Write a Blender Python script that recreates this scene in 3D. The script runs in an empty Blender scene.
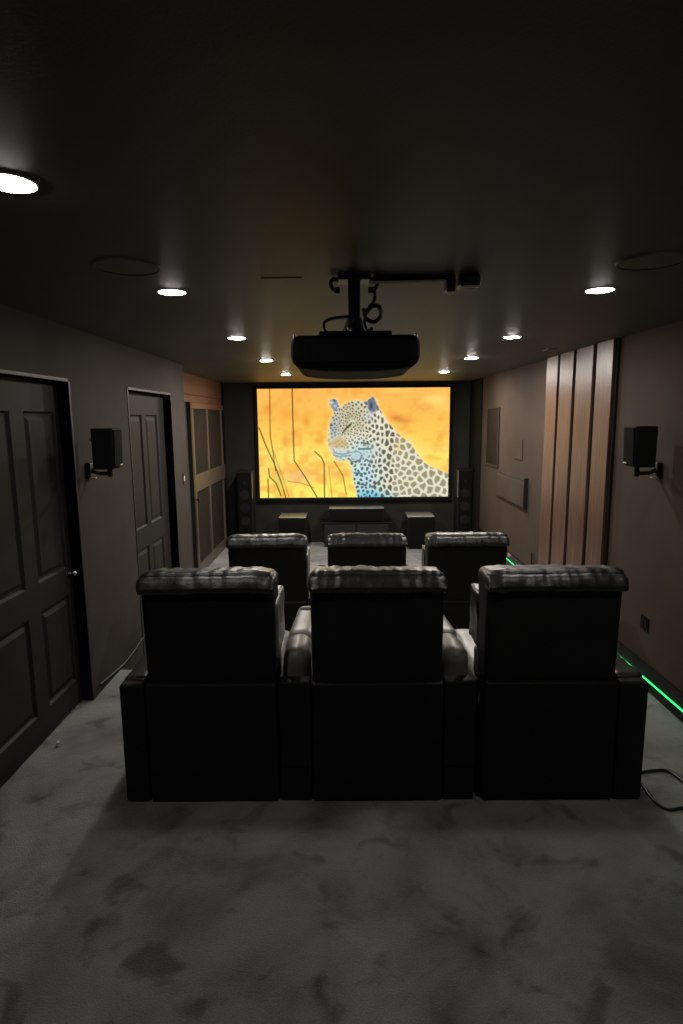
import bpy, bmesh, math, random
import numpy as np
from mathutils import Vector, Matrix, noise

scene = bpy.context.scene
COL = scene.collection
PI = math.pi
random.seed(7)

# ------------------------------------------------------------------ view
scene.view_settings.view_transform = 'Standard'
scene.view_settings.look = 'None'
scene.view_settings.gamma = 1.0
scene.view_settings.use_curve_mapping = False
scene.view_settings.exposure = 0.0
scene.cycles.use_denoising = True
scene.cycles.max_bounces = 8
scene.cycles.sample_clamp_indirect = 4.0
world = bpy.data.worlds.new('World')
scene.world = world
world.use_nodes = True
world.node_tree.nodes['Background'].inputs[0].default_value = (0, 0, 0, 1)
world.node_tree.nodes['Background'].inputs[1].default_value = 0.0

# room measures (metres): X to the right, Y towards the screen, Z up
XL, XN, XR = -1.6, -1.86, 1.95
YB, YF = -1.5, 9.2
ZC, ZL = 2.29, -0.2
Y_STEP, Y_CORNER = 3.95, 6.0

# ------------------------------------------------------------------ materials
def srgb(r, g, b):
    f = lambda c: (c / 12.92) if c <= 0.04045 else ((c + 0.055) / 1.055) ** 2.4
    return (f(r / 255), f(g / 255), f(b / 255), 1)

class Mat:
    def __init__(s, name):
        s.m = bpy.data.materials.new(name); s.m.use_nodes = True
        s.nt = s.m.node_tree; s.b = s.nt.nodes['Principled BSDF']
        s.out = s.nt.nodes['Material Output']
    def n(s, t, **kw):
        nd = s.nt.nodes.new(t)
        for k, v in kw.items(): setattr(nd, k, v)
        return nd
    def l(s, a, b): s.nt.links.new(a, b)
    def coords(s, scale=(1, 1, 1)):
        tc = s.n('ShaderNodeTexCoord'); mp = s.n('ShaderNodeMapping')
        mp.inputs['Scale'].default_value = scale
        s.l(tc.outputs['Object'], mp.inputs['Vector']); return mp.outputs['Vector']
    def noise(s, vec, scale, detail=4, rough=.55, dist=0):
        nd = s.n('ShaderNodeTexNoise')
        nd.inputs['Scale'].default_value = scale; nd.inputs['Detail'].default_value = detail
        nd.inputs['Roughness'].default_value = rough; nd.inputs['Distortion'].default_value = dist
        s.l(vec, nd.inputs['Vector']); return nd.outputs['Fac']
    def ramp(s, fac, stops):
        nd = s.n('ShaderNodeValToRGB'); e = nd.color_ramp.elements
        while len(e) < len(stops): e.new(.5)
        for el, (p, c) in zip(e, stops):
            el.position = p; el.color = c if len(c) == 4 else (*c, 1)
        s.l(fac, nd.inputs['Fac']); return nd.outputs['Color']
    def bump(s, h, strength, dist=.01):
        nd = s.n('ShaderNodeBump'); nd.inputs['Strength'].default_value = strength
        nd.inputs['Distance'].default_value = dist
        s.l(h, nd.inputs['Height']); s.l(nd.outputs['Normal'], s.b.inputs['Normal'])
    def set(s, base=None, rough=None, metal=None, spec=None):
        if base is not None: s.b.inputs['Base Color'].default_value = (*base[:3], 1)
        if rough is not None: s.b.inputs['Roughness'].default_value = rough
        if metal is not None: s.b.inputs['Metallic'].default_value = metal
        if spec is not None: s.b.inputs['Specular IOR Level'].default_value = spec

def mat_painted(name, c, var=.15, scale=3, rough=.6, bump=.08, spec=.4, fine=140):
    m = Mat(name); v = m.coords()
    lo = tuple(x * (1 - var) for x in c[:3]); hi = tuple(x * (1 + var) for x in c[:3])
    m.l(m.ramp(m.noise(v, scale, 5), [(.3, lo), (.7, hi)]), m.b.inputs['Base Color'])
    m.set(rough=rough, spec=spec)
    if bump: m.bump(m.noise(v, fine, 3), bump, .004)
    return m.m

def mat_leather(name, c, rough=.36):
    m = Mat(name); v = m.coords()
    lo = tuple(x * .8 for x in c); hi = tuple(x * 1.25 for x in c)
    m.l(m.ramp(m.noise(v, 9, 4), [(.3, lo), (.7, hi)]), m.b.inputs['Base Color'])
    vo = m.n('ShaderNodeTexVoronoi'); vo.inputs['Scale'].default_value = 240
    m.l(v, vo.inputs['Vector'])
    mx = m.n('ShaderNodeMath', operation='MULTIPLY_ADD'); mx.inputs[1].default_value = .35
    m.l(vo.outputs['Distance'], mx.inputs[0]); m.l(m.noise(v, 26, 4), mx.inputs[2])
    m.bump(mx.outputs[0], .22, .006); m.set(rough=rough, spec=.85)
    return m.m

def mat_wood(name, dark, mid, light, axis='Z', rough=.42, grain=55):
    m = Mat(name)
    sc = {'Z': (1, 1, .035), 'Y': (1, .035, 1)}[axis]
    v = m.coords(sc)
    f1 = m.noise(v, grain, 5, .65, .3)
    m.l(m.ramp(f1, [(.3, dark), (.5, mid), (.72, light)]), m.b.inputs['Base Color'])
    m.bump(f1, .25, .004); m.set(rough=rough, spec=.5)
    return m.m

def mat_plain(name, c, rough=.5, metal=0, spec=.5, fine=90, bump=.06):
    m = Mat(name); v = m.coords()
    lo = tuple(x * .88 for x in c[:3]); hi = tuple(x * 1.12 for x in c[:3])
    m.l(m.ramp(m.noise(v, 12, 3), [(.3, lo), (.7, hi)]), m.b.inputs['Base Color'])
    m.set(rough=rough, metal=metal, spec=spec)
    if bump: m.bump(m.noise(v, fine, 2), bump, .002)
    return m.m

def mat_emit(name, c, strength):
    m = Mat(name); m.nt.nodes.remove(m.b)
    e = m.n('ShaderNodeEmission'); e.inputs[0].default_value = (*c[:3], 1)
    e.inputs[1].default_value = strength
    m.l(e.outputs[0], m.out.inputs['Surface']); return m.m

def mat_carpet():
    m = Mat('carpet'); v = m.coords()
    big = m.ramp(m.noise(v, 2.2, 5, .62, .4), [(.30, (.115, .114, .111)), (.5, (.23, .228, .222)), (.70, (.31, .307, .30))])
    spots = m.ramp(m.noise(v, 5.5, 3, .5, .6), [(.30, (.35, .35, .35)), (.43, (1, 1, 1))])
    mx = m.n('ShaderNodeMixRGB', blend_type='MULTIPLY'); mx.inputs[0].default_value = .8
    m.l(big, mx.inputs[1]); m.l(spots, mx.inputs[2])
    fine = m.ramp(m.noise(v, 190, 2, .6), [(.25, (.72, .72, .72)), (.75, (1.25, 1.25, 1.25))])
    m2 = m.n('ShaderNodeMixRGB', blend_type='MULTIPLY'); m2.inputs[0].default_value = 1
    m.l(mx.outputs[0], m2.inputs[1]); m.l(fine, m2.inputs[2])
    m.l(m2.outputs[0], m.b.inputs['Base Color'])
    m.set(rough=.95, spec=.15)
    m.b.inputs['Sheen Weight'].default_value = .25
    ad = m.n('ShaderNodeMath', operation='ADD')
    m.l(m.noise(v, 150, 3), ad.inputs[0]); m.l(m.noise(v, 14, 3), ad.inputs[1])
    m.bump(ad.outputs[0], .7, .012)
    return m.m

def mat_weave(name, c, scale=60, k=.6, spec=.2):
    m = Mat(name); v = m.coords()
    w = m.n('ShaderNodeTexVoronoi'); w.inputs['Scale'].default_value = scale
    m.l(v, w.inputs['Vector'])
    m.l(m.ramp(w.outputs['Distance'], [(.0, tuple(x * .4 for x in c)), (.6, tuple(x * 1.3 for x in c))]), m.b.inputs['Base Color'])
    m.bump(w.outputs['Distance'], k, .006); m.set(rough=.8, spec=spec)
    return m.m

M = {}
M['carpet'] = mat_carpet()
M['wall'] = mat_painted('taupe_plaster', (.052, .044, .039), .16, 2.2, .75, .1, .12)
M['wall_brown'] = mat_painted('brown_taupe_plaster', (.066, .047, .036), .16, 2.2, .75, .1, .12)
M['ceiling'] = mat_painted('black_ceiling_paint', (.080, .077, .073), .12, 1.6, .53, .1, .42)
M['black_wall'] = mat_painted('matt_black_paint', (.008, .008, .0085), .2, 3, .9, .1, .12)
M['front_wall'] = mat_painted('dark_charcoal_paint', (.026, .025, .022), .2, 3, .85, .1, .15)
M['door'] = mat_painted('charcoal_door_paint', (.024, .0215, .0195), .1, 4, .58, .05, .15)
M['jamb'] = mat_painted('black_jamb_paint', (.016, .015, .015), .1, 4, .45, .05)
M['header'] = mat_wood('reddish_header_wood', (.10, .045, .032), (.14, .066, .048), (.18, .088, .065), 'Y', .45, 40)
M['cupboard'] = mat_wood('tan_frame_wood', (.07, .052, .040), (.095, .072, .056), (.12, .092, .072), 'Z', .4, 40)
M['weave'] = mat_weave('woven_panel', (.019, .0145, .011))
M['brown_mesh'] = mat_plain('brown_mesh', (.034, .023, .017), .75, 0, .1)
M['board'] = mat_wood('walnut_board', (.044, .020, .013), (.115, .057, .040), (.19, .104, .076), 'Z', .36, 85)
M['leather'] = mat_leather('black_leather', (.013, .013, .0125))
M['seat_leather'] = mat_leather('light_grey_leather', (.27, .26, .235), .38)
M['leather_back'] = mat_plain('black_vinyl', (.010, .0103, .0103), .62, 0, .25, 200, .08)
M['plastic'] = mat_plain('black_plastic', (.011, .011, .012), .42)
M['matt_plastic'] = mat_plain('matt_black_plastic', (.010, .010, .010), .7, 0, .16)
M['grille'] = mat_weave('speaker_grille_cloth', (.006, .006, .006), 260, .15, .05)
M['gloss'] = mat_plain('gloss_black', (.007, .007, .007), .25, 0, .3)
M['top'] = mat_plain('sheen_metal_top', (.62, .61, .6), .42, 1)  # pale metal for the screen's sheen on black cabinet tops
M['steel'] = mat_plain('brushed_steel', (.55, .55, .55), .3, 1)
M['brass'] = mat_plain('brass', (.75, .48, .2), .3, 1)
M['white'] = mat_plain('white_plastic', (.6, .6, .58), .4)
M['grey_speaker'] = mat_painted('ceiling_speaker_mesh', (.125, .124, .122), .06, 3, .5, .1)
M['conduit'] = mat_plain('pale_conduit', (.75, .68, .56), .35)
for nm, k in (('lens_low', 118), ('lens_mid', 122), ('lens', 250), ('lens_high', 850), ('lens_front', 1150)): M[nm] = mat_emit('downlight_' + nm, (1, .945, .875), k)
M['green'] = mat_emit('green_led', (.03, 1, .2), 2.0)
M['amber'] = mat_emit('amber_pilot', (1, .35, .05), 1.2)
M['pink'] = mat_emit('pink_pilot', (1, .6, .75), 2.0)
M['strip_off'] = mat_plain('clear_unlit_strip', (.35, .35, .33), .3)

# ------------------------------------------------------------------ mesh helpers
def finish(bm, smooth=40):
    bmesh.ops.recalc_face_normals(bm, faces=bm.faces)
    if smooth:
        a = math.radians(smooth)
        for f in bm.faces: f.smooth = True
        for e in bm.edges:
            if len(e.link_faces) == 2:
                e.smooth = e.calc_face_angle(0) < a
    return bm

def obj(name, bm, mat, parent=None, smooth=40, mats=None):
    finish(bm, smooth)
    me = bpy.data.meshes.new(name); bm.to_mesh(me); bm.free()
    for m in (mats or [mat]): me.materials.append(m)
    o = bpy.data.objects.new(name, me); COL.objects.link(o)
    if parent is not None: o.parent = parent
    if smooth == 40:
        w = o.modifiers.new('weighted', 'WEIGHTED_NORMAL'); w.keep_sharp = True
    return o

def empty(name, loc=(0, 0, 0), rz=0):
    o = bpy.data.objects.new(name, None); COL.objects.link(o)
    o.empty_display_size = .1
    o.location = loc; o.rotation_euler = (0, 0, rz); return o

def tag(o, label, cat, group=None):
    o['label'] = label; o['category'] = cat
    if group: o['group'] = group
    return o

def struct(o, label=None):
    o['kind'] = 'structure'
    if label: o['label'] = label
    return o

def box(bm, x0, x1, y0, y1, z0, z1, bev=0, seg=2, mi=0):
    r = bmesh.ops.create_cube(bm, size=1)
    vs = r['verts']
    for v in vs:
        v.co = Vector(((x0 + x1) / 2 + v.co.x * (x1 - x0), (y0 + y1) / 2 + v.co.y * (y1 - y0), (z0 + z1) / 2 + v.co.z * (z1 - z0)))
    fs = set(f for v in vs for f in v.link_faces)
    for f in fs: f.material_index = mi
    if bev:
        es = list(set(e for v in vs for e in v.link_edges))
        r = bmesh.ops.bevel(bm, geom=es, offset=bev, segments=seg, affect='EDGES', profile=.5)
        for f in r['faces']: f.material_index = mi
    return bm

def nb(): return bmesh.new()
def bx(*a, **k): return box(nb(), *a, **k)

def soft(bm, x0, x1, y0, y1, z0, z1, r, step=.03, fn=None):
    """rounded box built from gridded faces; fn(v, normal) may move each vertex"""
    c = Vector(((x0 + x1) / 2, (y0 + y1) / 2, (z0 + z1) / 2))
    h = Vector(((x1 - x0) / 2, (y1 - y0) / 2, (z1 - z0) / 2))
    r = min(r, h.x * .98, h.y * .98, h.z * .98)
    def ticks(hh):
        core = max(1, int((2 * (hh - r)) / step)); ed = 4
        t = [-hh + r * (1 - math.cos(i / ed * PI / 2)) * 1.0 for i in range(ed)]
        mid = [-(hh - r) + 2 * (hh - r) * i / core for i in range(core + 1)]
        return t + mid + [-q for q in reversed(t)]
    T = [ticks(h[i]) for i in range(3)]
    vmap = {}
    def vert(p):
        key = tuple(round(q, 6) for q in p)
        if key in vmap: return vmap[key]
        inner = Vector([max(-(h[i] - r), min(h[i] - r, p[i])) for i in range(3)])
        d = Vector(p) - inner
        n = d.normalized() if d.length > 1e-9 else Vector((0, 0, 1))
        co = c + inner + n * r
        if fn: co = fn(co, n, (co - c))
        v = bm.verts.new(co); vmap[key] = v; return v
    for ax in range(3):
        a, b = [i for i in range(3) if i != ax]
        for s in (-1, 1):
            for i in range(len(T[a]) - 1):
                for j in range(len(T[b]) - 1):
                    q = []
                    for (ii, jj) in ((i, j), (i + 1, j), (i + 1, j + 1), (i, j + 1)):
                        p = [0, 0, 0]; p[ax] = s * h[ax]; p[a] = T[a][ii]; p[b] = T[b][jj]
                        q.append(vert(p))
                    if len(set(q)) == 4:
                        try: bm.faces.new(q)
                        except ValueError: pass
    return bm

def cyl(bm, p0, p1, r0, r1=None, seg=20, cap=True):
    p0, p1 = Vector(p0), Vector(p1); r1 = r0 if r1 is None else r1
    d = (p1 - p0).normalized()
    u = d.orthogonal().normalized(); w = d.cross(u)
    A = [bm.verts.new(p0 + (u * math.cos(t) + w * math.sin(t)) * r0) for t in [2 * PI * i / seg for i in range(seg)]]
    B = [bm.verts.new(p1 + (u * math.cos(t) + w * math.sin(t)) * r1) for t in [2 * PI * i / seg for i in range(seg)]]
    for i in range(seg):
        bm.faces.new((A[i], A[(i + 1) % seg], B[(i + 1) % seg], B[i]))
    if cap: bm.faces.new(A[::-1]); bm.faces.new(B)
    return bm

def tube(bm, pts, r, seg=8, sub=6):
    P = [Vector(p) for p in pts]
    Q = []
    for i in range(len(P) - 1):
        a = P[max(i - 1, 0)]; b = P[i]; c = P[i + 1]; d = P[min(i + 2, len(P) - 1)]
        for k in range(sub):
            t = k / sub
            Q.append(.5 * ((2 * b) + (c - a) * t + (2 * a - 5 * b + 4 * c - d) * t * t + (3 * b - a - 3 * c + d) * t ** 3))
    Q.append(P[-1])
    ring = []; u = None
    for i, q in enumerate(Q):
        d = (Q[min(i + 1, len(Q) - 1)] - Q[max(i - 1, 0)]).normalized()
        u = d.orthogonal().normalized() if u is None else (u - d * u.dot(d)).normalized()
        w = d.cross(u)
        ring.append([bm.verts.new(q + (u * math.cos(t) + w * math.sin(t)) * r) for t in [2 * PI * k / seg for k in range(seg)]])
    for i in range(len(ring) - 1):
        for k in range(seg):
            bm.faces.new((ring[i][k], ring[i][(k + 1) % seg], ring[i + 1][(k + 1) % seg], ring[i + 1][k]))
    bm.faces.new(ring[0][::-1]); bm.faces.new(ring[-1])
    return bm

def lathe(bm, prof, center, seg=32):
    """profile of (radius, z) around a vertical axis"""
    cx, cy, cz = center; rings = []
    for r, z in prof:
        if r < 1e-6: rings.append([bm.verts.new((cx, cy, cz + z))])
        else: rings.append([bm.verts.new((cx + r * math.cos(2 * PI * i / seg), cy + r * math.sin(2 * PI * i / seg), cz + z)) for i in range(seg)])
    for a, b in zip(rings, rings[1:]):
        for i in range(seg):
            j = (i + 1) % seg
            if len(a) == 1 and len(b) == 1: continue
            if len(a) == 1: bm.faces.new((a[0], b[i], b[j]))
            elif len(b) == 1: bm.faces.new((a[i], a[j], b[0]))
            else: bm.faces.new((a[i], a[j], b[j], b[i]))
    return bm

def copy_tree(o, parent=None):
    c = o.copy(); COL.objects.link(c)
    if parent is not None: c.parent = parent
    for ch in list(o.children): copy_tree(ch, c)
    return c

# ------------------------------------------------------------------ camera
F, PITCH, ROLL, YAW, H = 590.0, math.radians(9.05), math.radians(.5), math.radians(.34), 1.75
fw = Vector((-math.sin(YAW) * math.cos(PITCH), math.cos(YAW) * math.cos(PITCH), -math.sin(PITCH)))
rt = fw.cross(Vector((0, 0, 1))).normalized(); up = rt.cross(fw)
R_ = rt * math.cos(ROLL) - up * math.sin(ROLL); U_ = up * math.cos(ROLL) + rt * math.sin(ROLL)
cam = bpy.data.cameras.new('camera'); co = bpy.data.objects.new('camera', cam); COL.objects.link(co)
cam.sensor_fit = 'VERTICAL'; cam.sensor_height = 24; cam.lens = F / 1024 * 24; cam.clip_start = .02
co.matrix_world = Matrix(((R_.x, U_.x, -fw.x, 0), (R_.y, U_.y, -fw.y, 0), (R_.z, U_.z, -fw.z, H), (0, 0, 0, 1)))
scene.camera = co

# ------------------------------------------------------------------ room shell
bm = nb()                                            # one carpeted floor with a step down in front of the near row
box(bm, XN - .1, XR + .1, YB - .1, Y_STEP, -.4, 0)
box(bm, XN - .1, XR + .1, Y_STEP, YF + .1, -.4, ZL)
struct(obj('floor', bm, M['carpet'], smooth=0))
struct(obj('ceiling', bx(XN - .1, XR + .1, YB - .1, YF + .1, ZC, ZC + .12), M['ceiling'], smooth=0))

D1 = (2.38, 3.49, 1.97, 0.0); D2 = (4.44, 5.52, 1.97, ZL)
bm = nb(); T = .26
box(bm, XL - T, XL, YB, D1[0], -.3, ZC)
box(bm, XL - T, XL, D1[0], D1[1], D1[2], ZC)
box(bm, XL - T, XL, D1[1], D2[0], -.3, ZC)
box(bm, XL - T, XL, D2[0], D2[1], D2[2], ZC)
box(bm, XL - T, XL, D2[1], Y_CORNER, -.3, ZC)
box(bm, XN - .1, XN, Y_CORNER, YF, -.3, ZC)
struct(obj('wall_left', bm, M['wall'], smooth=0))
struct(obj('wall_right', bx(XR, XR + .12, YB, YF, -.3, ZC), M['wall_brown'], smooth=0))
struct(obj('wall_front', bx(XN - .1, XR + .12, YF, YF + .12, -.3, ZC), M['front_wall'], smooth=0))
struct(obj('wall_rear', bx(XN - .1, XR + .12, YB - .12, YB, -.3, ZC), M['wall'], smooth=0))
struct(obj('trim_1', bx(XR - .02, XR, 8.45, YF, ZL, ZC), M['black_wall'], smooth=0))
struct(obj('trim_2', bx(XN, XN + .012, 9.02, YF, ZL, ZC), M['black_wall'], smooth=0))
bm = nb()
box(bm, XR - .018, XR, YB, Y_STEP, 0, .165, .004)
box(bm, XR - .018, XR, Y_STEP, 8.45, ZL, .165, .004)
struct(obj('baseboard_right', bm, M['gloss']))

def panel_door(name, y0, y1, z0, z1, panels, knob, hinge_edge):
    """a moulded four panel door whose face looks towards +X, set back into the wall"""
    bm = nb(); xf = XL - .068
    ys = sorted(set([y0, y1] + [q for p in panels for q in p[:2]])); zs = sorted(set([z0, z1] + [q for p in panels for q in p[2:]]))
    V = {}
    def vt(x, y, z):
        k = (round(x, 5), round(y, 5), round(z, 5))
        if k not in V: V[k] = bm.verts.new((x, y, z))
        return V[k]
    isp = lambda a, b, c, d: any(p[0] <= a + 1e-6 and p[1] >= b - 1e-6 and p[2] <= c + 1e-6 and p[3] >= d - 1e-6 for p in panels)
    for i in range(len(ys) - 1):
        for j in range(len(zs) - 1):
            a, b, c, d = ys[i], ys[i + 1], zs[j], zs[j + 1]
            if not isp(a, b, c, d):
                bm.faces.new((vt(xf, a, c), vt(xf, b, c), vt(xf, b, d), vt(xf, a, d)))
    for (a, b, c, d) in panels:                       # moulding: step in, slope out to the raised field
        loops = [(0, 0), (.012, -.014), (.026, -.014), (.05, -.003)]
        rect = lambda e, x: [vt(xf + x, a + e, c + e), vt(xf + x, b - e, c + e), vt(xf + x, b - e, d - e), vt(xf + x, a + e, d - e)]
        prev = None
        for e, x in loops:
            cur = rect(e, x)
            if prev:
                for k in range(4): bm.faces.new((prev[k], prev[(k + 1) % 4], cur[(k + 1) % 4], cur[k]))
            prev = cur
        bm.faces.new(prev)
    box(bm, xf - .04, xf - .016, y0, y1, z0, z1)
    o = struct(obj(name, bm, M['door'], smooth=20))
    if knob:
        ky, kz, mt = knob
        k = nb()
        cyl(k, (xf, ky, kz), (xf + .006, ky, kz), .017); cyl(k, (xf + .006, ky, kz), (xf + .03, ky, kz), .006)
        r = nb()
        lathe(r, [(0, 0), (.008, .002), (.014, .008), (.016, .013), (.013, .019), (.006, .023), (0, .024)], (0, 0, 0), 20)
        bmesh.ops.rotate(r, verts=r.verts, cent=(0, 0, 0), matrix=Matrix.Rotation(PI / 2, 3, 'Y'))
        bmesh.ops.translate(r, verts=r.verts, vec=(xf + .024, ky, kz))
        me = bpy.data.meshes.new('t'); r.to_mesh(me); r.free(); k.from_mesh(me); bpy.data.meshes.remove(me)
        obj('door_knob', k, M[mt], o)
    return o
c1 = 3.035
panel_door('door_1', D1[0] + .003, D1[1] - .003, .01, D1[2] - .02,
           [(c1 + s[0], c1 + s[1], z[0], z[1]) for s in ((-.50, -.065), (.065, .395)) for z in ((.165, .715), (.875, 1.80))], (3.445, .84, 'steel'), 1)
panel_door('door_2', D2[0] + .003, D2[1] - .003, ZL + .01, D2[2] - .02,
           [(4.60, 4.91, -.02, .70), (4.60, 4.91, .87, 1.79), (5.0, 5.31, -.02, .70), (5.0, 5.31, .87, 1.79)], (4.51, .78, 'plastic'), 1)
def jamb(name, d, lip):
    bm = nb()
    box(bm, XL - .11, XL + lip, d[0] - .02, d[0], d[3], d[2] + .02, .003)
    box(bm, XL - .11, XL + lip, d[1], d[1] + .02, d[3], d[2] + .02, .003)
    box(bm, XL - .11, XL + lip, d[0] - .02, d[1] + .02, d[2], d[2] + .02, .003)
    box(bm, XL - .24, XL - .12, d[0] - .02, d[1] + .02, d[3], d[2] + .02)
    return struct(obj(name, bm, M['jamb']))
jamb('trim_3', D1, .0008); jamb('trim_4', D2, .005)

# reddish header board and the tan cupboard doors of the recess on the left
bm = nb()
box(bm, XN, XN + .014, Y_CORNER, 9.02, 2.045, ZC - .001, .003)
box(bm, XN, XN + .012, Y_CORNER, 9.02, 1.955, 2.04, .003)
box(bm, XN, XN + .036, 7.12, 9.02, 1.88, 1.952, .003)
struct(obj('trim_5', bm, M['header']))
bm = nb(); X0, X1 = XN, XN + .035
box(bm, X0, X1, 7.12, 9.02, .86, 1.07, .004)
box(bm, X0, X1, 7.12, 9.02, ZL + .01, ZL + .14, .004)
for y, wd in ((7.13, .11), (7.93, .075), (8.86, .06)): box(bm, X0, X1 - .002, y, y + wd, ZL + .01, 1.879, .004)
d3 = struct(obj('door_3', bm, M['cupboard']))
for (y0, y1) in ((7.24, 7.93), (8.005, 8.86), (8.92, 9.018)):
    for (z0, z1) in ((1.07, 1.88), (ZL + .14, .86)):
        obj('woven_panel', bx(X0, X0 + .012, y0, y1, z0, z1), M['weave'], d3, smooth=0)
bm = nb(); cyl(bm, (X1, 7.17, .775), (X1 + .02, 7.17, .775), .008); soft(bm, X1 + .018, X1 + .045, 7.15, 7.19, .755, .795, .013, .02)
obj('door_knob', bm, M['plastic'], d3)
obj('edge_bar', bx(X0, X1 + .012, 7.05, 7.115, ZL + .01, 1.95, .004), M['plastic'], d3)

# small slits in the ceiling, switch, wall plates
struct(obj('trim_6', bx(-.32, -.16, 2.405, 2.415, ZC - .003, ZC), M['jamb'], smooth=0))
struct(obj('trim_7', bx(1.66, 1.73, 4.93, 5.10, ZC - .004, ZC), M['jamb'], smooth=0))

# ------------------------------------------------------------------ downlights
def downlight(x, y, label, lamp):
    root = empty('recessed_downlight', (x, y, ZC)); tag(root, label, 'ceiling light', 'recessed ceiling downlights')
    bm = lathe(nb(), [(.057, -.001), (.057, -.003), (.059, -.0035), (.061, -.002), (.062, 0), (.057, -.001)], (0, 0, 0), 40)
    obj('trim_ring', bm, M['white'], root)
    bm = lathe(nb(), [(0, -.0085), (.015, -.0082), (.03, -.0072), (.042, -.0056), (.051, -.0038), (.0565, -.0020)], (0, 0, 0), 40)
    obj('lens', bm, M[lamp], root)
    return root
LAMPS = ['lens_low', 'lens_mid', 'lens', 'lens_high', 'lens_front']
ordn = ['cut by the photo edge', 'second from the camera', 'third from the camera', 'fourth from the camera', 'closest to the screen']
for i, (x, y) in enumerate([(-.765, 1.452), (-.734, 2.644), (-.722, 4.118), (-.728, 5.697), (-.722, 7.506)]):
    downlight(x, y, 'glowing round recessed downlight in the left ceiling row, ' + ordn[i], LAMPS[i])
ordr = ['out of frame beside the camera', 'nearest one in the photo', 'second from the camera', 'third from the camera', 'closest to the screen']
for i, (x, y) in enumerate([(1.10, 1.45), (1.116, 2.69), (1.158, 4.20), (1.185, 5.64), (1.21, 7.30)]):
    downlight(x, y, 'glowing round recessed downlight in the right ceiling row, ' + ordr[i], LAMPS[i])

for x, lab in ((-.768, 'flush round ceiling speaker above the left side, between two downlights'), (1.09, 'flush round ceiling speaker above the right side near the right wall')):
    root = empty('ceiling_speaker', (x, 2.205, ZC)); tag(root, lab, 'speaker', 'round ceiling speakers')
    obj('speaker_grille', lathe(nb(), [(0, -.007), (.08, -.0065), (.108, -.005)], (0, 0, 0), 48), M['grey_speaker'], root)
    obj('rim', lathe(nb(), [(.108, -.004), (.109, -.008), (.115, -.008), (.118, 0), (.108, -.001)], (0, 0, 0), 48), M['grey_speaker'], root)

# ------------------------------------------------------------------ recliners
def wr(co, f, a, s=(1, 1, 1), o=0):
    return a * noise.noise(Vector((co.x * f * s[0] + o, co.y * f * s[1] + o * 1.7, co.z * f * s[2])))

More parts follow.
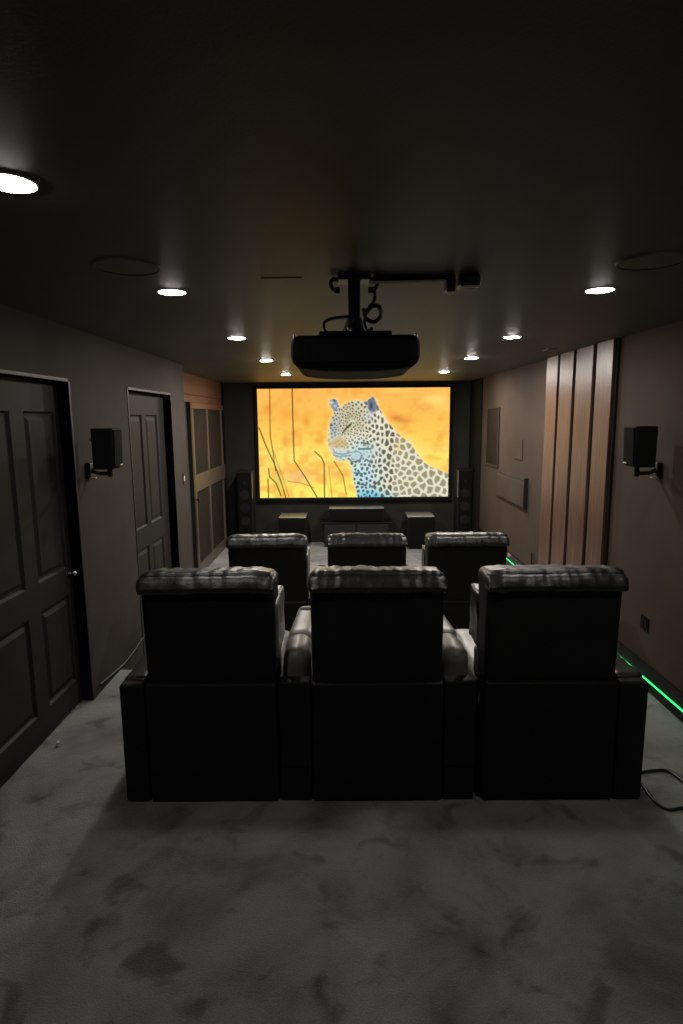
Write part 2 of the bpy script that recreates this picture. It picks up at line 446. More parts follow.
def recliner(hw, arm, label_, seed):
    """origin: rear bottom centre of the seat; +Y is the way the seat faces"""
    root = empty('recliner')
    g = .003
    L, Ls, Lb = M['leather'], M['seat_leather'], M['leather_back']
    # body: rear panel and the block beneath the seat
    bm = nb()
    soft(bm, -hw + g, hw - g, 0, .12, 0, .578, .014, .06)
    box(bm, -hw + .012, hw - .012, .10, .80, .0, .34)
    obj('base', bm, Lb, root)
    # backrest shell (smooth dark rear), tapering slightly towards the top
    def shell(co, n, d):
        t = (co.z - .5) / .55
        co.x *= 1 + .012 * t
        co.y -= .012 * t - .006 * math.sin(max(0, min(1, t)) * PI)
        return co
    bk = obj('backrest', soft(nb(), -hw + .006, hw - .006, .018, .225, .44, 1.035, .035, .05, shell), Lb, root)
    # wrinkled head roll: a rear roll and a top pad meeting in a crease
    def roll(co, n, d):
        e = abs(d.x) / hw
        sag = -.010 * e ** 6 - .006 * (1 + noise.noise(Vector((co.x * 4 + seed, 0, seed)))) * .6
        co.z += sag * (1 if d.z > -.01 else .3) + .012 * (1 if d.z > -.02 else .2)
        k = wr(co, 30, .0065, (1, .22, .3), seed) + wr(co, 75, .0022, (1, .25, .4), seed + 3) + wr(co, 11, .007, (1, .3, .6), seed + 5)
        return co + n * k
    def rear(co, n, d):
        co.y += max(0, co.z - 1.005) * .42
        return roll(co, n, d)
    def top(co, n, d):
        co.z -= .16 * (co.y - .03)
        return roll(co, n, d)
    bm = nb()
    soft(bm, -hw - .003, hw + .003, -.034, .10, .998, 1.070, .026, .012, rear)
    soft(bm, -hw + .002, hw - .002, .005, .225, 1.0, 1.086, .032, .012, top)
    obj('headrest', bm, L, bk, smooth=80)
    bm = nb()
    tube(bm, [(-hw + .01, .004, 1.012), (-hw * .5, -.012, 1.008), (0, -.013, 1.008), (hw * .5, -.012, 1.008), (hw - .01, .004, 1.012)], .0045, 6)
    obj('piping', bm, L, bk)
    def pad(co, n, d):
        return co + n * (wr(co, 12, .006, (1, 1, 1), seed + 9) + wr(co, 40, .002, (1, 1, .3), seed))
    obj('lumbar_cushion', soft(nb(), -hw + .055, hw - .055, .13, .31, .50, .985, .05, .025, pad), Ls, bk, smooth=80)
    for s in (-1, 1):
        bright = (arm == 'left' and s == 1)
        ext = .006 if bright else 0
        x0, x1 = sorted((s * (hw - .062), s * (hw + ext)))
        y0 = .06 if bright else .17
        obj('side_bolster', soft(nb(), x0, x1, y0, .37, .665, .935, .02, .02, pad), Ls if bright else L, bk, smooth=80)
        x0, x1 = sorted((s * (hw - .062), s * (hw - .004)))
        obj('side_bolster', soft(nb(), x0, x1, .12, .28, .50, .66, .026, .02, pad), L, bk, smooth=80)
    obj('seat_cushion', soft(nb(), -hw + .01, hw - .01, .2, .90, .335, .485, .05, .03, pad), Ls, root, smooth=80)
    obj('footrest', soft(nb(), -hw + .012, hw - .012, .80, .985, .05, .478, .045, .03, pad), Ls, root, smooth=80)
    def side_arm(x0, x1):
        bm = nb(); soft(bm, x0, x1, 0, .96, 0, .578, .018, .06)
        a = obj('armrest', bm, Lb, root)
        obj('arm_pad', soft(nb(), x0 + .002, x1 - .002, .05, .965, .545, .592, .022, .02, pad), L, a, smooth=80)
        return a
    if arm == 'left': side_arm(-hw - .114, -hw - .001)
    if arm == 'right':
        a = side_arm(hw + .001, hw + .132)
        cp = bx(hw + .028, hw + .075, .42, .50, .5915, .596, .002)
        obj('control_panel', cp, M['gloss'], a)
    if arm == 'both':
        for s in (-1, 1):
            x0, x1 = sorted((s * (hw + .001), s * (hw + .146)))
            bm = nb()
            soft(bm, x0, x1, .004, .075, .17, .586, .012, .05)
            box(bm, x0 + .004, x1 - .004, .012, .90, 0, .44)
            c = obj('console', bm, Lb, root)
            # forward sloping pad: a rounded rear cushion and a long top with the cup holder
            def slope(co, n, d):
                co = pad(co, n, d); co.z -= (co.y - .40) * .085; return co
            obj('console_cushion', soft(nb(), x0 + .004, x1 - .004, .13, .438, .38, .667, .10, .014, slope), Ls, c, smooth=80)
            def slope2(co, n, d):
                t = max(0, (co.y - .40) / .6)
                mx = (x0 + x1) / 2
                co.x = mx + (co.x - mx) * (1 - .18 * t)
                co = co + n * wr(co, 10, .003, (1, 1, 1), seed)
                co.z -= (co.y - .40) * .085; return co
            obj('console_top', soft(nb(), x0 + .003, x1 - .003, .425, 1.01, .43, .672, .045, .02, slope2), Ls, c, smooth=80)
            mx = (x0 + x1) / 2; zt = .672 - (.90 - .40) * .085
            bm = lathe(nb(), [(.037, .0005), (.0375, .002), (.034, .0025), (.031, .0012), (0, .0010)], (mx, .895, zt + .001), 28)
            for v in bm.verts: v.co.z -= (v.co.y - .905) * .085
            obj('cup_holder', bm, M['matt_plastic'], c)
    return root

HL, HM, HR = .298, .300, .302
protos = [recliner(HL, 'left', '', 1.3), recliner(HM, 'both', '', 4.1), recliner(HR, 'right', '', 7.7)]
xs = (-.610, .1400, .920)
labs = [['black leather recliner at the left end of the near row', 'black leather recliner in the middle of the near row, pale grey console on each side', 'black leather recliner at the right end of the near row'],
        ['black leather recliner at the left end of the row nearer the screen', 'black leather recliner in the middle of the row nearer the screen, pale consoles beside it', 'black leather recliner at the right end of the row nearer the screen']]
for r, (yr, zr) in enumerate(((2.48, 0), (4.30, ZL))):
    for i in range(3):
        o = protos[i] if r == 0 else copy_tree(protos[i])
        o.location = ((xs, (-.588, .163, .917))[r][i], yr, zr)
        tag(o, labs[r][i], 'recliner', 'black leather recliners in two rows')

# ------------------------------------------------------------------ projector and its ceiling mount
pj = empty('projector', (.042, 2.15, 1.925)); tag(pj, 'large black projector hanging from the ceiling in front of the screen', 'projector')
def pbody(co, n, d):
    t = (co.y) / .47
    e = abs(d.x) / .232
    if d.z < 0: co.z += .012 * e ** 4 - .010 * (1 - e * e)
    co.z += -.012 * max(0, t - .6)
    return co
obj('housing', soft(nb(), -.232, .232, 0, .46, 0, .118, .034, .02, pbody), M['matt_plastic'], pj)
obj('rear_panel', soft(nb(), -.186, .186, -.006, .02, .018, .104, .008, .05), M['matt_plastic'], pj)
obj('top_cover', soft(nb(), -.133, .133, .02, .42, .11, .132, .012, .04), M['plastic'], pj)
bm = nb(); cyl(bm, (0, .44, .056), (0, .478, .056), .058, .05, 32); obj('lens', bm, M['gloss'], pj)
for s in (-1, 1):
    bm = soft(nb(), s * .218 - .006, s * .218 + .006, .03, .06, .098, .122, .004, .02); obj('trim_clip', bm, M['steel'], pj)
obj('pilot_light', bx(-.004, .008, .2, .212, -.0035, .002, .001), M['amber'], pj)
obj('front_trim', soft(nb(), -.05, .055, .44, .466, .002, .02, .006, .02), M['steel'], pj)

mt = empty('projector_mount', (.042, 2.40, ZC)); tag(mt, 'black ceiling mount with pole and plate carrying the projector', 'mount')
obj('ceiling_plate', soft(nb(), -.062, .062, -.05, .05, -.02, 0, .006, .03), M['plastic'], mt)
for s in (-1, 1):
    bm = nb()
    tube(bm, [(s * .055, -.01, -.012), (s * .082, -.012, -.012), (s * .09, -.012, -.032), (s * .075, -.014, -.052), (s * .058, -.012, -.046)], .008, 8)
    soft(bm, s * .066 - .012, s * .066 + .012, -.026, .002, -.066, -.042, .006, .02)
    obj('clamp', bm, M['plastic'], mt)
bm = nb(); box(bm, -.024, .024, -.02, .02, -.16, -.015, .005); obj('pole', bm, M['plastic'], mt)
bm = nb(); cyl(bm, (0, 0, -.15), (0, 0, -.215), .026, .05, 20); soft(bm, -.07, .07, -.06, .06, -.2325, -.212, .006, .03)
obj('bracket', bm, M['plastic'], mt)
obj('bracket_bolt', soft(nb(), -.028, .03, -.07, -.056, -.231, -.212, .003, .02), M['steel'], mt)

cb = nb()
tube(cb, [(.118, 2.355, 2.23), (.118, 2.345, 2.19), (.088, 2.335, 2.15), (.08, 2.325, 2.10), (.095, 2.29, 2.068), (.10, 2.20, 2.066)], .0065)
tube(cb, [(.078, 2.33, 2.13), (.105, 2.33, 2.165), (.135, 2.33, 2.165), (.14, 2.33, 2.13), (.115, 2.33, 2.11), (.085, 2.33, 2.125), (.075, 2.33, 2.16)], .008)
tube(cb, [(.03, 2.33, 2.13), (-.03, 2.32, 2.125), (-.068, 2.31, 2.11), (-.074, 2.29, 2.085), (-.068, 2.25, 2.066)], .006)
tube(cb, [(.04, 2.325, 2.12), (.02, 2.31, 2.09), (.03, 2.27, 2.072), (.035, 2.2, 2.066)], .007)
tag(obj('cable_bundle', cb, M['plastic']), 'black cables looping around the projector mount pole', 'cable')

cd = empty('ceiling_conduit', (.12, 2.385, ZC)); tag(cd, 'thin cable conduit along the ceiling right of the projector mount', 'conduit')
obj('duct', bx(0, .275, 0, .02, -.02, 0, .003), M['plastic'], cd)
bm = nb(); cyl(bm, (-.02, -.008, -.027), (.275, -.008, -.024), .0055, seg=10); obj('pipe', bm, M['conduit'], cd)
ob = empty('ceiling_socket', (.415, 2.40, ZC)); tag(ob, 'black ceiling power socket with plug at the conduit end', 'socket')
bm = nb(); soft(bm, -.02, .018, -.03, .03, -.064, 0, .009, .02); obj('strap', bm, M['plastic'], ob)
obj('socket_box', soft(nb(), .03, .11, -.05, .05, -.05, 0, .014, .02), M['plastic'], ob)
obj('socket_rim', soft(nb(), .04, .102, -.055, -.045, -.054, -.046, .003, .02), M['conduit'], ob)

# ------------------------------------------------------------------ wall speakers
def wall_speaker(side, ox, oy, rz, lab, lab2):
    s = side                                        # +1: cabinet faces +X (left wall)
    root = empty('wall_speaker', (ox, oy, 1.462 if s > 0 else 1.448), rz); tag(root, lab, 'speaker', 'wall speakers')
    def tap(co, n, d):
        k = (co.z) / .24
        co.x += -s * .010 * (1 - k) * (1 if s * d.x > 0 else 0)
        return co
    obj('cabinet', soft(nb(), -.064, .064, 0, .165, 0, .24, .008, .04, tap), M['matt_plastic'], root)
    x0, x1 = sorted((s * .056, s * .072))
    obj('grille', soft(nb(), x0, x1, .008, .157, .012, .232, .006, .03, tap), M['grille'], root)
    x0, x1 = sorted((s * .062, s * .0665))
    obj('badge', bx(x0, x1, .10, .15, .016, .024, .001), M['steel'], root)
    bm = nb(); xp = -s * .064
    cyl(bm, (xp, .06, .165), (xp - s * .012, .06, .165), .02, seg=20); obj('terminal_cup', bm, M['plastic'], root)
    bm = nb(); cyl(bm, (xp - s * .010, .056, .172), (xp - s * .024, .05, .172), .009, seg=14); obj('terminal_post', bm, M['brass'], root)
    w = XL if s > 0 else XR
    br = empty('speaker_wall_mount', (w, oy + .22, 1.40 if s > 0 else 1.375)); tag(br, lab2, 'bracket', 'speaker wall brackets')
    x0, x1 = sorted((0, s * .03)); obj('wall_plate', soft(nb(), x0, x1, -.05, .02, -.01, .09, .006, .03), M['plastic'], br)
    dx = ox - w
    bm = nb(); tube(bm, [(s * .02, -.015, .05), (s * .06, -.03, .026), (dx * .8, -.09, .028), (dx, -.13, .036)], .013, 10)
    obj('bracket_arm', bm, M['plastic'], br)
    bm = nb(); cyl(bm, (dx, -.13, .012), (dx, -.13, 0.0615 if s > 0 else .0725), .016, seg=16); obj('swivel', bm, M['plastic'], br)
    x0, x1 = sorted((s * .02, s * .06)); obj('bracket_clip', bx(x0, x1, -.055, -.03, -.008, .0, .002), M['conduit'], br)
wall_speaker(1, -1.415, 3.46, math.radians(4), 'small black box speaker on the left wall between the two doors', 'black swivel wall bracket holding the left wall speaker')
wall_speaker(-1, 1.755, 3.46, math.radians(-4), 'small black box speaker on the right wall beside the wooden boards', 'black swivel wall bracket holding the right wall speaker')

# ------------------------------------------------------------------ right wall: wooden boards, plates, socket, light strip
wp = empty('wood_board_panel', (XR, 5.05, ZL)); tag(wp, 'tall panel of four brown wooden boards with black gaps on the right wall', 'wall panel')
obj('backing', bx(-.02, -.001, -.765, .66, .37, ZC - ZL - .002), M['jamb'], wp, smooth=0)
for (y0, y1) in ((4.312, 4.586), (4.655, 4.983), (5.05, 5.354), (5.412, 5.70)):
    obj('board', bx(-.042, -.02, y0 - 5.05, y1 - 5.05, .37, ZC - ZL - .002, .004), M['board'], wp)
gr = empty('wall_grille', (XR, 7.80, 1.49)); tag(gr, 'dark upright rectangular vent grille on the right wall near the screen', 'vent')
bm = nb()
for a in ((-.32, -.29, -.38, .38), (.29, .32, -.38, .38), (-.29, .29, .362, .38), (-.29, .29, -.38, -.362)): box(bm, -.016, 0, a[0], a[1], a[2], a[3], .002)
obj('frame', bm, M['jamb'], gr)
bm = nb(); box(bm, -.004, -.001, -.29, .29, -.362, .362)
for i in range(36):
    z = -.35 + i * .02; box(bm, -.012, -.003, -.29, .29, z - .004, z + .004)
obj('louvres', bm, M['brown_mesh'], gr, smooth=0)
ap = empty('access_plate', (XR, 6.645, 1.387)); tag(ap, 'small square blank plate on the right wall painted like the wall', 'wall plate')  # cover plate of a small access panel
obj('plate', bx(-.010, 0, -.16, .16, -.112, .112, .003), M['wall_brown'], ap)
fp = empty('wall_cabinet_panel', (XR, 6.87, .91)); tag(fp, 'wide rectangular flush panel with end coloured dark as shade on the right wall', 'wall panel')
obj('panel', bx(-.028, -.002, -.58, .58, -.135, .135, .004), M['wall_brown'], fp)
bm = nb()
for a in ((-.60, .61, .135, .152), (-.60, .61, -.15, -.135), (.58, .61, -.135, .135)): box(bm, -.012, 0, *a)
obj('shadow_frame', bm, M['jamb'], fp, smooth=0)
obj('shaded_end_cap', bx(-.045, 0, -.622, -.59, -.15, .19, .003), M['jamb'], fp)  # near end face coloured black for the shade on it
so = empty('wall_socket', (XR, 3.69, .415)); tag(so, 'black power socket low on the right wall behind the near row', 'socket')
obj('plate', bx(-.008, 0, -.05, .05, -.045, .045, .003), M['gloss'], so)
bm = nb(); box(bm, -.0105, -.006, -.03, -.004, -.025, .025, .001); box(bm, -.0105, -.006, .004, .03, -.025, .025, .001); obj('outlet_face', bm, M['matt_plastic'], so)
sw = empty('light_switch', (XL, 5.83, 1.17)); tag(sw, 'small switch plate on the left wall beyond the second door', 'switch')
obj('plate', bx(0, .007, -.03, .03, -.055, .055, .002), M['wall'], sw); obj('rocker', bx(.006, .012, -.012, .012, -.025, .025, .002), M['conduit'], sw)
bc = nb(); tube(bc, [(XR - .012, 5.99, .05), (XR - .014, 5.985, .18), (XR - .02, 5.97, .36)], .008, 8)
tag(obj('loose_cable', bc, M['plastic']), 'short black cable standing against the right wall by the last board', 'cable')

ls = empty('led_strip', (XR - .018, 0, .074)); tag(ls, 'glowing green light strip along the right wall baseboard', 'light strip')
obj('channel', bx(-.004, 0, YB + .02, 8.4, -.006, .012, .001), M['jamb'], ls)
bm = nb()
box(bm, -.010, -.0042, YB + .02, 8.4, -.002, .006)
obj('diffuser', bm, M['green'], ls)
bm = nb(); soft(bm, -.03, -.012, 6.86, 6.90, .03, .07, .008, .02); obj('controller_light', bm, M['pink'], ls)

ul = nb()
path = [(XL + .006, 3.60, .060), (XL + .006, 3.80, .040), (XL + .006, 4.0, .022), (XL + .006, 4.2, .034), (XL + .006, 4.40, .060)]
tube(ul, path, .004, 6)
u = tag(obj('unlit_led_strip', ul, M['jamb']), 'unlit beaded light strip sagging along the foot of the left wall', 'light strip')
bm = nb()
for i in range(46):
    t = i / 45 * 4; k = min(3, int(t)); f = t - k
    p = Vector(path[k]).lerp(Vector(path[k + 1]), f)
    box(bm, p.x + .001, p.x + .0055, p.y - .004, p.y + .004, p.z - .002, p.z + .0055)
obj('bead', bm, M['strip_off'], u)['kind'] = 'stuff'

ds = empty('door_stop', (-1.57, 2.965, 0)); tag(ds, 'tiny silver door stop on the carpet by the near left door', 'door stop')
bm = nb(); cyl(bm, (0, 0, 0), (0, 0, .006), .014, seg=18); obj('base', bm, M['steel'], ds)
bm = nb(); cyl(bm, (0, 0, .006), (0, 0, .024), .007, .008, 18); obj('post', bm, M['white'], ds)

cb = nb()
tube(cb, [(1.36, 2.66, .0075), (1.448, 2.684, .0075), (1.525, 2.70, .0075), (1.584, 2.70, .0075), (1.61, 2.65, .0075), (1.625, 2.57, .0075), (1.66, 2.50, .0075), (1.75, 2.47, .0075)], .0068, 8)
tag(obj('power_cord', cb, M['plastic']), 'black power cord arching across the carpet beside the right recliner', 'cord', 'cords beside the near row')
cb = nb()
tube(cb, [(1.352, 2.56, .0075), (1.385, 2.585, .0075), (1.41, 2.58, .0075), (1.405, 2.51, .0075), (1.41, 2.44, .0075), (1.44, 2.405, .0075), (1.51, 2.415, .0075), (1.62, 2.41, .0075), (1.74, 2.38, .0075)], .0068, 8)
tag(obj('power_cord', cb, M['plastic']), 'black power cord looping lowest on the carpet from the recliner base', 'cord', 'cords beside the near row')

# ------------------------------------------------------------------ screen wall equipment
def tower(x0, x1, inner, lab):
    cx = (x0 + x1) / 2; hw = (x1 - x0) / 2
    root = empty('tower_speaker', (cx, 8.80, ZL)); tag(root, lab, 'speaker', 'tower speakers')
    obj('plinth', bx(-hw, hw, -.01, .30, 0, .03, .004), M['plastic'], root)
    obj('cabinet', soft(nb(), -hw + .006, hw - .006, .004, .29, .03, 1.18, .012, .1), M['matt_plastic'], root)
    obj('grille', soft(nb(), -hw + .02, hw - .02, -.012, .008, .25, 1.15, .006, .1), M['grille'], root)
    for z, r in ((.42, .07), (.62, .07), (.82, .07), (1.0, .025)):
        bm = nb(); cyl(bm, (0, -.012, z), (0, -.016, z), r, r * .93, 28); obj('driver_ring', bm, M['matt_plastic'], root)
    xi = inner * (hw - .006)
    a, b = sorted((xi - inner * .008, xi + inner * .006))
    obj('metal_trim', bx(a, b, -.012, .004, .76, 1.16, .002), M['steel'], root)
tower(-1.63, -1.385, 1, 'slim black tower speaker left of the projection screen')
tower(1.69, 1.925, -1, 'slim black tower speaker right of the projection screen')

def subwoofer(x0, x1, lab):
    cx = (x0 + x1) / 2; hw = (x1 - x0) / 2
    root = empty('subwoofer', (cx, 8.62, ZL)); tag(root, lab, 'subwoofer', 'subwoofers below the screen')
    obj('cabinet', soft(nb(), -hw, hw, .01, .44, .02, .495, .01, .08), M['gloss'], root)
    obj('grille', soft(nb(), -hw + .015, hw - .015, -.004, .014, .035, .47, .006, .08), M['grille'], root)
    obj('sheen_plate', bx(-hw + .004, hw - .004, .012, .438, .49, .5, .003), M['top'], root)  # added metal sheet, brings out the screen's reflection on the black top
    for sx in (-1, 1):
        for y in (.06, .39):
            bm = nb(); cyl(bm, (sx * (hw - .05), y, 0), (sx * (hw - .05), y, .022), .02, seg=16); obj('foot', bm, M['plastic'], root)
subwoofer(-.99, -.575, 'black subwoofer box with glossy top below the left of the screen')
subwoofer(.925, 1.335, 'black subwoofer box with glossy top below the right of the screen')

mc = empty('media_console', (.17, 8.80, ZL)); tag(mc, 'low wide black media console below the middle of the screen', 'console')
obj('body', bx(-.50, .50, .01, .36, .06, .365, .006), M['matt_plastic'], mc)
obj('top_board', bx(-.55, .55, -.01, .37, .365, .388, .005), M['gloss'], mc)
for s in (-1, 1): obj('drawer_front', bx(s * .25 - .235, s * .25 + .235, -.002, .012, .08, .355, .004), M['plastic'], mc)
for sx in (-.46, .46):
    for y in (.05, .32): obj('leg', bx(sx - .025, sx + .025, y - .025, y + .025, 0, .06, .003), M['plastic'], mc)
cs = empty('center_speaker', (.177, 8.84, ZL + .388)); tag(cs, 'long black centre speaker lying on the media console', 'speaker')
obj('cabinet', soft(nb(), -.42, .42, 0, .28, 0, .205, .01, .08), M['gloss'], cs)
obj('sheen_plate', bx(-.415, .415, .003, .277, .203, .208, .002), M['top'], cs)  # added sheet for the screen's sheen along the cabinet top
obj('grille', soft(nb(), -.40, .40, -.012, .006, .012, .185, .006, .08), M['grille'], cs)

# ------------------------------------------------------------------ projection screen and its picture
SX0, SX1, SZ0, SZ1, SY = -1.325, 1.612, .525, 2.197, 9.15
ps = empty('projection_screen', ((SX0 + SX1) / 2, SY, SZ0)); tag(ps, 'wide bright projection screen showing a spotted big cat', 'screen')
W, Hh = (SX1 - SX0), SZ1 - SZ0
fr = nb(); B = .05
box(fr, -W / 2 - B, W / 2 + B, -.02, .045, -B, 0, .004); box(fr, -W / 2 - B, W / 2 + B, -.02, .045, Hh, Hh + B, .004)
box(fr, -W / 2 - B, -W / 2, -.02, .045, 0, Hh, .004); box(fr, W / 2, W / 2 + B, -.02, .045, 0, Hh, .004)
obj('frame', fr, M['black_wall'], ps)

NX, NY = 384, 216
U = np.linspace(0, 1, NX)[None, :] * np.ones((NY, 1)); Vv = np.linspace(1, 0, NY)[:, None] * np.ones((1, NX))  # V: 1 bottom
PX = 257.5 + U * 192; PY = 388.5 + (1 - Vv) * 109.5     # picture drawn in its own 192 x 110 layout
rng = np.random.RandomState(3)
def seg_d(x, y, a, b):
    ax, ay = a; bx_, by = b; dx, dy = bx_ - ax, by - ay
    t = np.clip(((x - ax) * dx + (y - ay) * dy) / (dx * dx + dy * dy + 1e-9), 0, 1)
    return np.hypot(x - ax - t * dx, y - ay - t * dy)
def line_d(pts): return np.min([seg_d(PX, PY, pts[i], pts[i + 1]) for i in range(len(pts) - 1)], axis=0)
def poly_sd(pts):
    ins = np.zeros(PX.shape, bool); n = len(pts)
    for i in range(n):
        (x0, y0), (x1, y1) = pts[i], pts[(i + 1) % n]
        c = ((y0 > PY) != (y1 > PY)) & (PX < (x1 - x0) * (PY - y0) / ((y1 - y0) if y1 != y0 else 1e-9) + x0)
        ins ^= c
    d = line_d(list(pts) + [pts[0]])
    return np.where(ins, -d, d)
def sm(d, w): return np.clip(.5 - d / w, 0, 1)
def blob(cx, cy, rx, ry): return np.exp(-(((PX - cx) / rx) ** 2 + ((PY - cy) / ry) ** 2))
def vnoise(sx, sy, seed):
    r = np.random.RandomState(seed); g = r.rand(64, 64)
    x = PX / sx; y = PY / sy; xi = np.floor(x).astype(int); yi = np.floor(y).astype(int); fx = x - xi; fy = y - yi
    fx = fx * fx * (3 - 2 * fx); fy = fy * fy * (3 - 2 * fy); G = lambda a, b: g[b % 64, a % 64]
    return (G(xi, yi) * (1 - fx) + G(xi + 1, yi) * fx) * (1 - fy) + (G(xi, yi + 1) * (1 - fx) + G(xi + 1, yi + 1) * fx) * fy
img = np.zeros((NY, NX, 3))
def put(a, c):
    global img
    img = img * (1 - a[..., None]) + np.array(c, float)[None, None] * a[..., None]
# soft savanna backdrop
t = (PY - 388) / 110
ks = [0, .25, .45, .62, .75, .88, 1]
kc = np.array([(255, 190, 92), (255, 196, 88), (255, 208, 92), (255, 232, 112), (253, 216, 104), (255, 232, 104), (255, 242, 112)], float)
for c in range(3): img[..., c] = np.interp(t, ks, kc[:, c])
n1 = vnoise(11, 8, 1) * .6 + vnoise(5, 4, 2) * .4
put(np.clip((n1 - .48) * 2.2, 0, .55), (250, 168, 70))
n2 = vnoise(24, 10, 5)
put(np.clip((n2 - .55) * 2.0, 0, .6) * np.clip((PX - 375) / 30, 0, 1), (255, 226, 120))
for (x, y, rx, ry, a, c) in [(268, 407, 4, 4, .6, (238, 140, 45)), (306, 421, 4, 5, .6, (235, 140, 50)), (284, 441, 3, 4, .5, (225, 150, 60)), (319, 441, 5, 4, .55, (245, 165, 70)),
                             (293, 434, 3, 4, .5, (235, 140, 60)), (284, 417, 5, 8, .35, (245, 155, 60)), (404, 421, 10, 2.6, .6, (215, 130, 60)), (396, 418, 5, 2.5, .6, (205, 115, 55)),
                             (431, 458, 8, 2.5, .5, (245, 175, 75)), (420, 408, 14, 5, .35, (250, 170, 80)), (296, 477, 14, 6, .7, (243, 186, 128)), (340, 474, 12, 4, .5, (230, 150, 70)),
                             (312, 455, 7, 2.5, .5, (245, 185, 90)), (276, 480, 6, 10, .4, (215, 185, 90)), (440, 400, 10, 8, .3, (255, 235, 140))]:
    put(a * blob(x, y, rx, ry), c)
# dry stems
for w, c, pts in [(.75, (75, 60, 25), [(270.3, 388), (269.5, 434), (271.5, 449), (274, 470)]), (.9, (45, 40, 20), [(292.5, 388), (293, 460), (304, 477), (316.5, 499)]),
                  (1.0, (60, 52, 20), [(258.5, 427), (265, 445), (272.4, 461.7), (279.6, 482.7), (284, 499)]), (.9, (40, 36, 22), [(314, 451), (320.7, 457), (323.4, 463), (323.4, 499)]),
                  (.7, (85, 70, 25), [(333.6, 461), (342.4, 476), (345.6, 495)]), (1.0, (80, 66, 25), [(267, 468), (267.5, 476), (274, 482.7), (279, 496)]),
                  (.9, (70, 60, 25), [(266, 478.6), (266, 498)]), (.5, (190, 140, 60), [(328, 466), (331, 498)]), (.6, (170, 125, 50), [(271, 446), (282, 480), (287, 497)]),
                  (.6, (160, 110, 50), [(286, 481), (300, 483), (313, 488)])]:
    put(sm(line_d(pts) - w * .5, .9) * .9, c)
# the cat
body = [(333.3, 398.7), (336.5, 399.5), (338.5, 404), (340.5, 408), (344.5, 404.6), (350, 402), (357.5, 400.7), (364, 402.2), (367, 401.5), (370, 398), (372.5, 396.3), (375.5, 400.5), (378.5, 407.5),
        (382.2, 414), (387.5, 422), (392.7, 428), (399.8, 435.5), (410.3, 443), (417.3, 453.6), (424.4, 463), (431.4, 467.6), (441, 471.5), (450.5, 475), (450.5, 500), (357.5, 500), (354, 484), (351.4, 471),
        (349.8, 464), (347, 459.5), (340, 461), (335, 459), (332, 453.5), (329.5, 448.5), (327.6, 445.5), (327.2, 442), (328.2, 436), (329.2, 426), (331, 419), (334, 413.5), (332.5, 409), (329.5, 404), (330, 400)]
sd = poly_sd(body)
put(np.exp(-np.maximum(sd, 0) / 1.3) * .55 * (sd > 0), (255, 246, 205))
fur = np.zeros((NY, NX, 3)); fur[:] = (232, 228, 205)
def fput(a, c):
    global fur
    fur = fur * (1 - a[..., None]) + np.array(c, float)[None, None] * a[..., None]
fput(np.clip(1 - np.hypot((PX - 350) / 24, (PY - 417) / 20), 0, 1) ** .6, (196, 188, 152))
fput(.95 * blob(333, 427, 5.5, 14), (178, 190, 194))
fput(.9 * blob(362, 452, 13, 10), (186, 222, 230))
fput(.95 * blob(364, 478, 15, 22), (190, 226, 236))
fput(.95 * blob(370, 499, 20, 8), (96, 200, 236))
fput(.6 * blob(398, 445, 6, 8), (240, 205, 140))
fput(.5 * blob(425, 490, 22, 22), (226, 224, 200))
# rosettes: cells that grow from the face to the flank
pts = []
tries = 0
while tries < 30000 and len(pts) < 900:
    tries += 1
    x = rng.uniform(326, 453); y = rng.uniform(394, 502)
    head = math.hypot((x - 348) / 24, (y - 424) / 26)
    rad = 2.2 + 1.2 * max(0, min(1, (head - .5) / .6)) + 3.0 * max(0, min(1, (x - 375) / 45))
    if all(((x - p[0]) ** 2 + ((y - p[1]) * (.72 if 368 < x < 392 else .95)) ** 2) > (rad * .5 + p[2] * .5) ** 2 for p in pts): pts.append((x, y, rad))
P = np.array(pts)
best = np.full((2,) + PX.shape, 1e9); rb = np.zeros(PX.shape)
jx = (vnoise(3, 3, 11) - .5) * 1.6; jy = (vnoise(3, 3, 12) - .5) * 1.6
for (x, y, rad) in pts:
    st = .72 if 368 < x < 392 else .95
    d = np.hypot(PX + jx - x, (PY + jy - y) * st)
    new = d < best[0]
    best[1] = np.where(new, best[0], np.minimum(best[1], d)); best[0] = np.where(new, d, best[0]); rb = np.where(new, rad, rb)
gap = best[1] - best[0]
inner = np.clip((gap - .24 * rb - .25) / .7, 0, 1)
limit = np.clip((rb * .56 - best[0]) / .6, 0, 1)
chest = np.clip(blob(360, 478, 11, 20) * 1.3, 0, 1)
dots = inner * np.maximum(limit * np.where(rb < 4.2, 1, 0), np.where(rb >= 4.2, 1, 0))
tint = np.where((rb >= 4.6)[..., None], np.array((150, 144, 112.)), np.array((92, 90, 72.)))
tint = tint * (1 - chest[..., None]) + np.array((70, 92, 105.)) * chest[..., None]
muz = np.clip(blob(336, 445, 9, 8) * 1.6, 0, 1)
a = dots * .9 * (1 - muz) * (1 - .75 * np.clip(blob(363, 452, 10, 7) * 1.4, 0, 1))
fur = fur * (1 - a[..., None]) + tint * a[..., None]
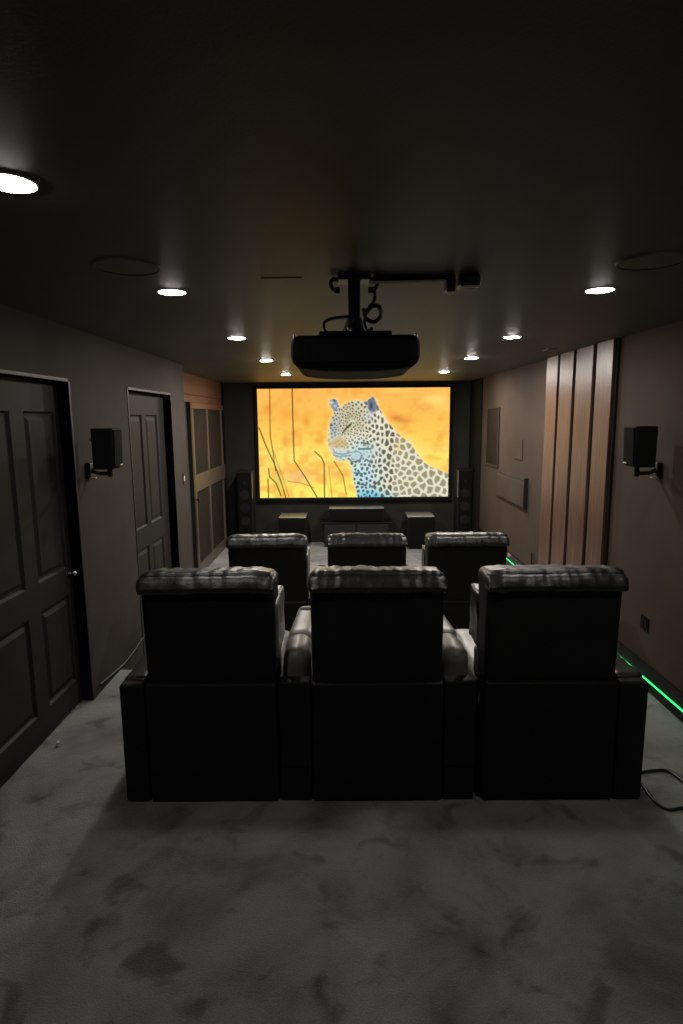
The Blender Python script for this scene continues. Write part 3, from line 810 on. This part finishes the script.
# ears, eye, muzzle, chin, throat marks
fput(sm(poly_sd([(329.3, 402), (332, 398), (336.5, 399.3), (338.5, 405), (336, 411), (333.5, 411)]), 1.2), (140, 152, 178))
fput(.9 * blob(331.5, 402.5, 1.8, 1.5), (235, 240, 250)); fput(.8 * blob(334.5, 400.3, 1.3, 1.2), (50, 55, 75)); fput(.7 * blob(335, 406, 1.2, 1.3), (240, 240, 240))
fput(sm(poly_sd([(366, 402), (369.5, 398.5), (372.5, 396), (376, 401), (379, 409), (375, 412), (371.5, 413), (368, 409)]), 3.2) * .85, (112, 126, 146))
fput(.8 * blob(371, 406, 2, 4.5), (50, 60, 85)); fput(.7 * blob(368, 416, 4, 5), (205, 215, 215))
fput(sm(line_d([(342.4, 432.6), (345.5, 428.4), (350.7, 424)]) - .7, .8), (48, 46, 40)); fput(.8 * blob(352.5, 420.5, 3.5, 1.8), (226, 228, 205)); fput(.6 * blob(346.5, 431, 4, 1.5), (190, 190, 140))
fput(sm(poly_sd([(327.6, 440.5), (333, 440), (339, 434.5), (344, 438), (349.5, 444.5), (346, 447), (338, 448.5), (331, 447), (327.6, 445)]), 2.6) * .75, (208, 180, 130))
fput(.6 * sm(line_d([(328, 443.8), (334, 442.8), (339, 440)]) - .3, .8), (150, 105, 60))
for q in [(339, 444), (342, 446), (345, 444), (342, 442), (336, 446)]: fput(.55 * blob(q[0], q[1], 1.1, .9), (140, 105, 60))
fput(sm(poly_sd([(331, 449), (338, 451), (350, 450.5), (362, 452), (361, 458), (354, 461.5), (347, 458), (339, 460.5), (334, 457)]), 4.5) * .8, (186, 212, 214))
fput(sm(line_d([(332.5, 448.5), (334.5, 452.5), (342, 454.2), (350, 452.2), (358, 451.5), (361.5, 453.5)]) - .25, 1.0) * .85, (66, 84, 96))
fput(.6 * sm(line_d([(333.5, 455), (338, 456.2), (350, 455.2)]) - .35, .8), (60, 80, 95))
fput(sm(line_d([(348.5, 458.5), (351, 461.3), (355.5, 462), (360, 459.5), (361.8, 455.5)]) - .6, 1.1) * .85, (84, 88, 84))
for x0, y0, x1, y1 in [(361.5, 442.5, 369, 444), (358.5, 448.8, 370.5, 448.8), (366, 459.5, 371.5, 463), (354, 473, 362, 474), (357, 484, 366, 486), (372, 488, 383, 478)]:
    fput(.85 * sm(line_d([(x0, y0), (x1, y1)]) - .8, .9), (76, 92, 92))
m = sm(sd, 1.0)
img = img * (1 - m[..., None]) + fur * m[..., None]
lin = np.clip(img / 255, 0, 1); lin = np.where(lin <= .04045, lin / 12.92, ((lin + .055) / 1.055) ** 2.4)

verts = [(-W / 2 + W * i / (NX - 1), 0, Hh * (1 - j / (NY - 1))) for j in range(NY) for i in range(NX)]
# rows run from the top (V = 1) downwards
img_rows = lin[::-1] if PY[0, 0] > PY[-1, 0] else lin
faces = [(j * NX + i, (j + 1) * NX + i, (j + 1) * NX + i + 1, j * NX + i + 1) for j in range(NY - 1) for i in range(NX - 1)]
me = bpy.data.meshes.new('picture'); me.from_pydata(verts, [], faces); me.update()
att = me.color_attributes.new('picture', 'FLOAT_COLOR', 'POINT')
att.data.foreach_set('color', np.concatenate([img_rows, np.ones((NY, NX, 1))], axis=2).astype(np.float32).ravel())
mm = Mat('screen_picture'); mm.nt.nodes.remove(mm.b)
ca = mm.n('ShaderNodeVertexColor'); ca.layer_name = 'picture'
em = mm.n('ShaderNodeEmission'); em.inputs[1].default_value = 1.0
mm.l(ca.outputs['Color'], em.inputs[0]); mm.l(em.outputs[0], mm.out.inputs['Surface'])
me.materials.append(mm.m)
po = bpy.data.objects.new('picture', me); COL.objects.link(po); po.parent = ps
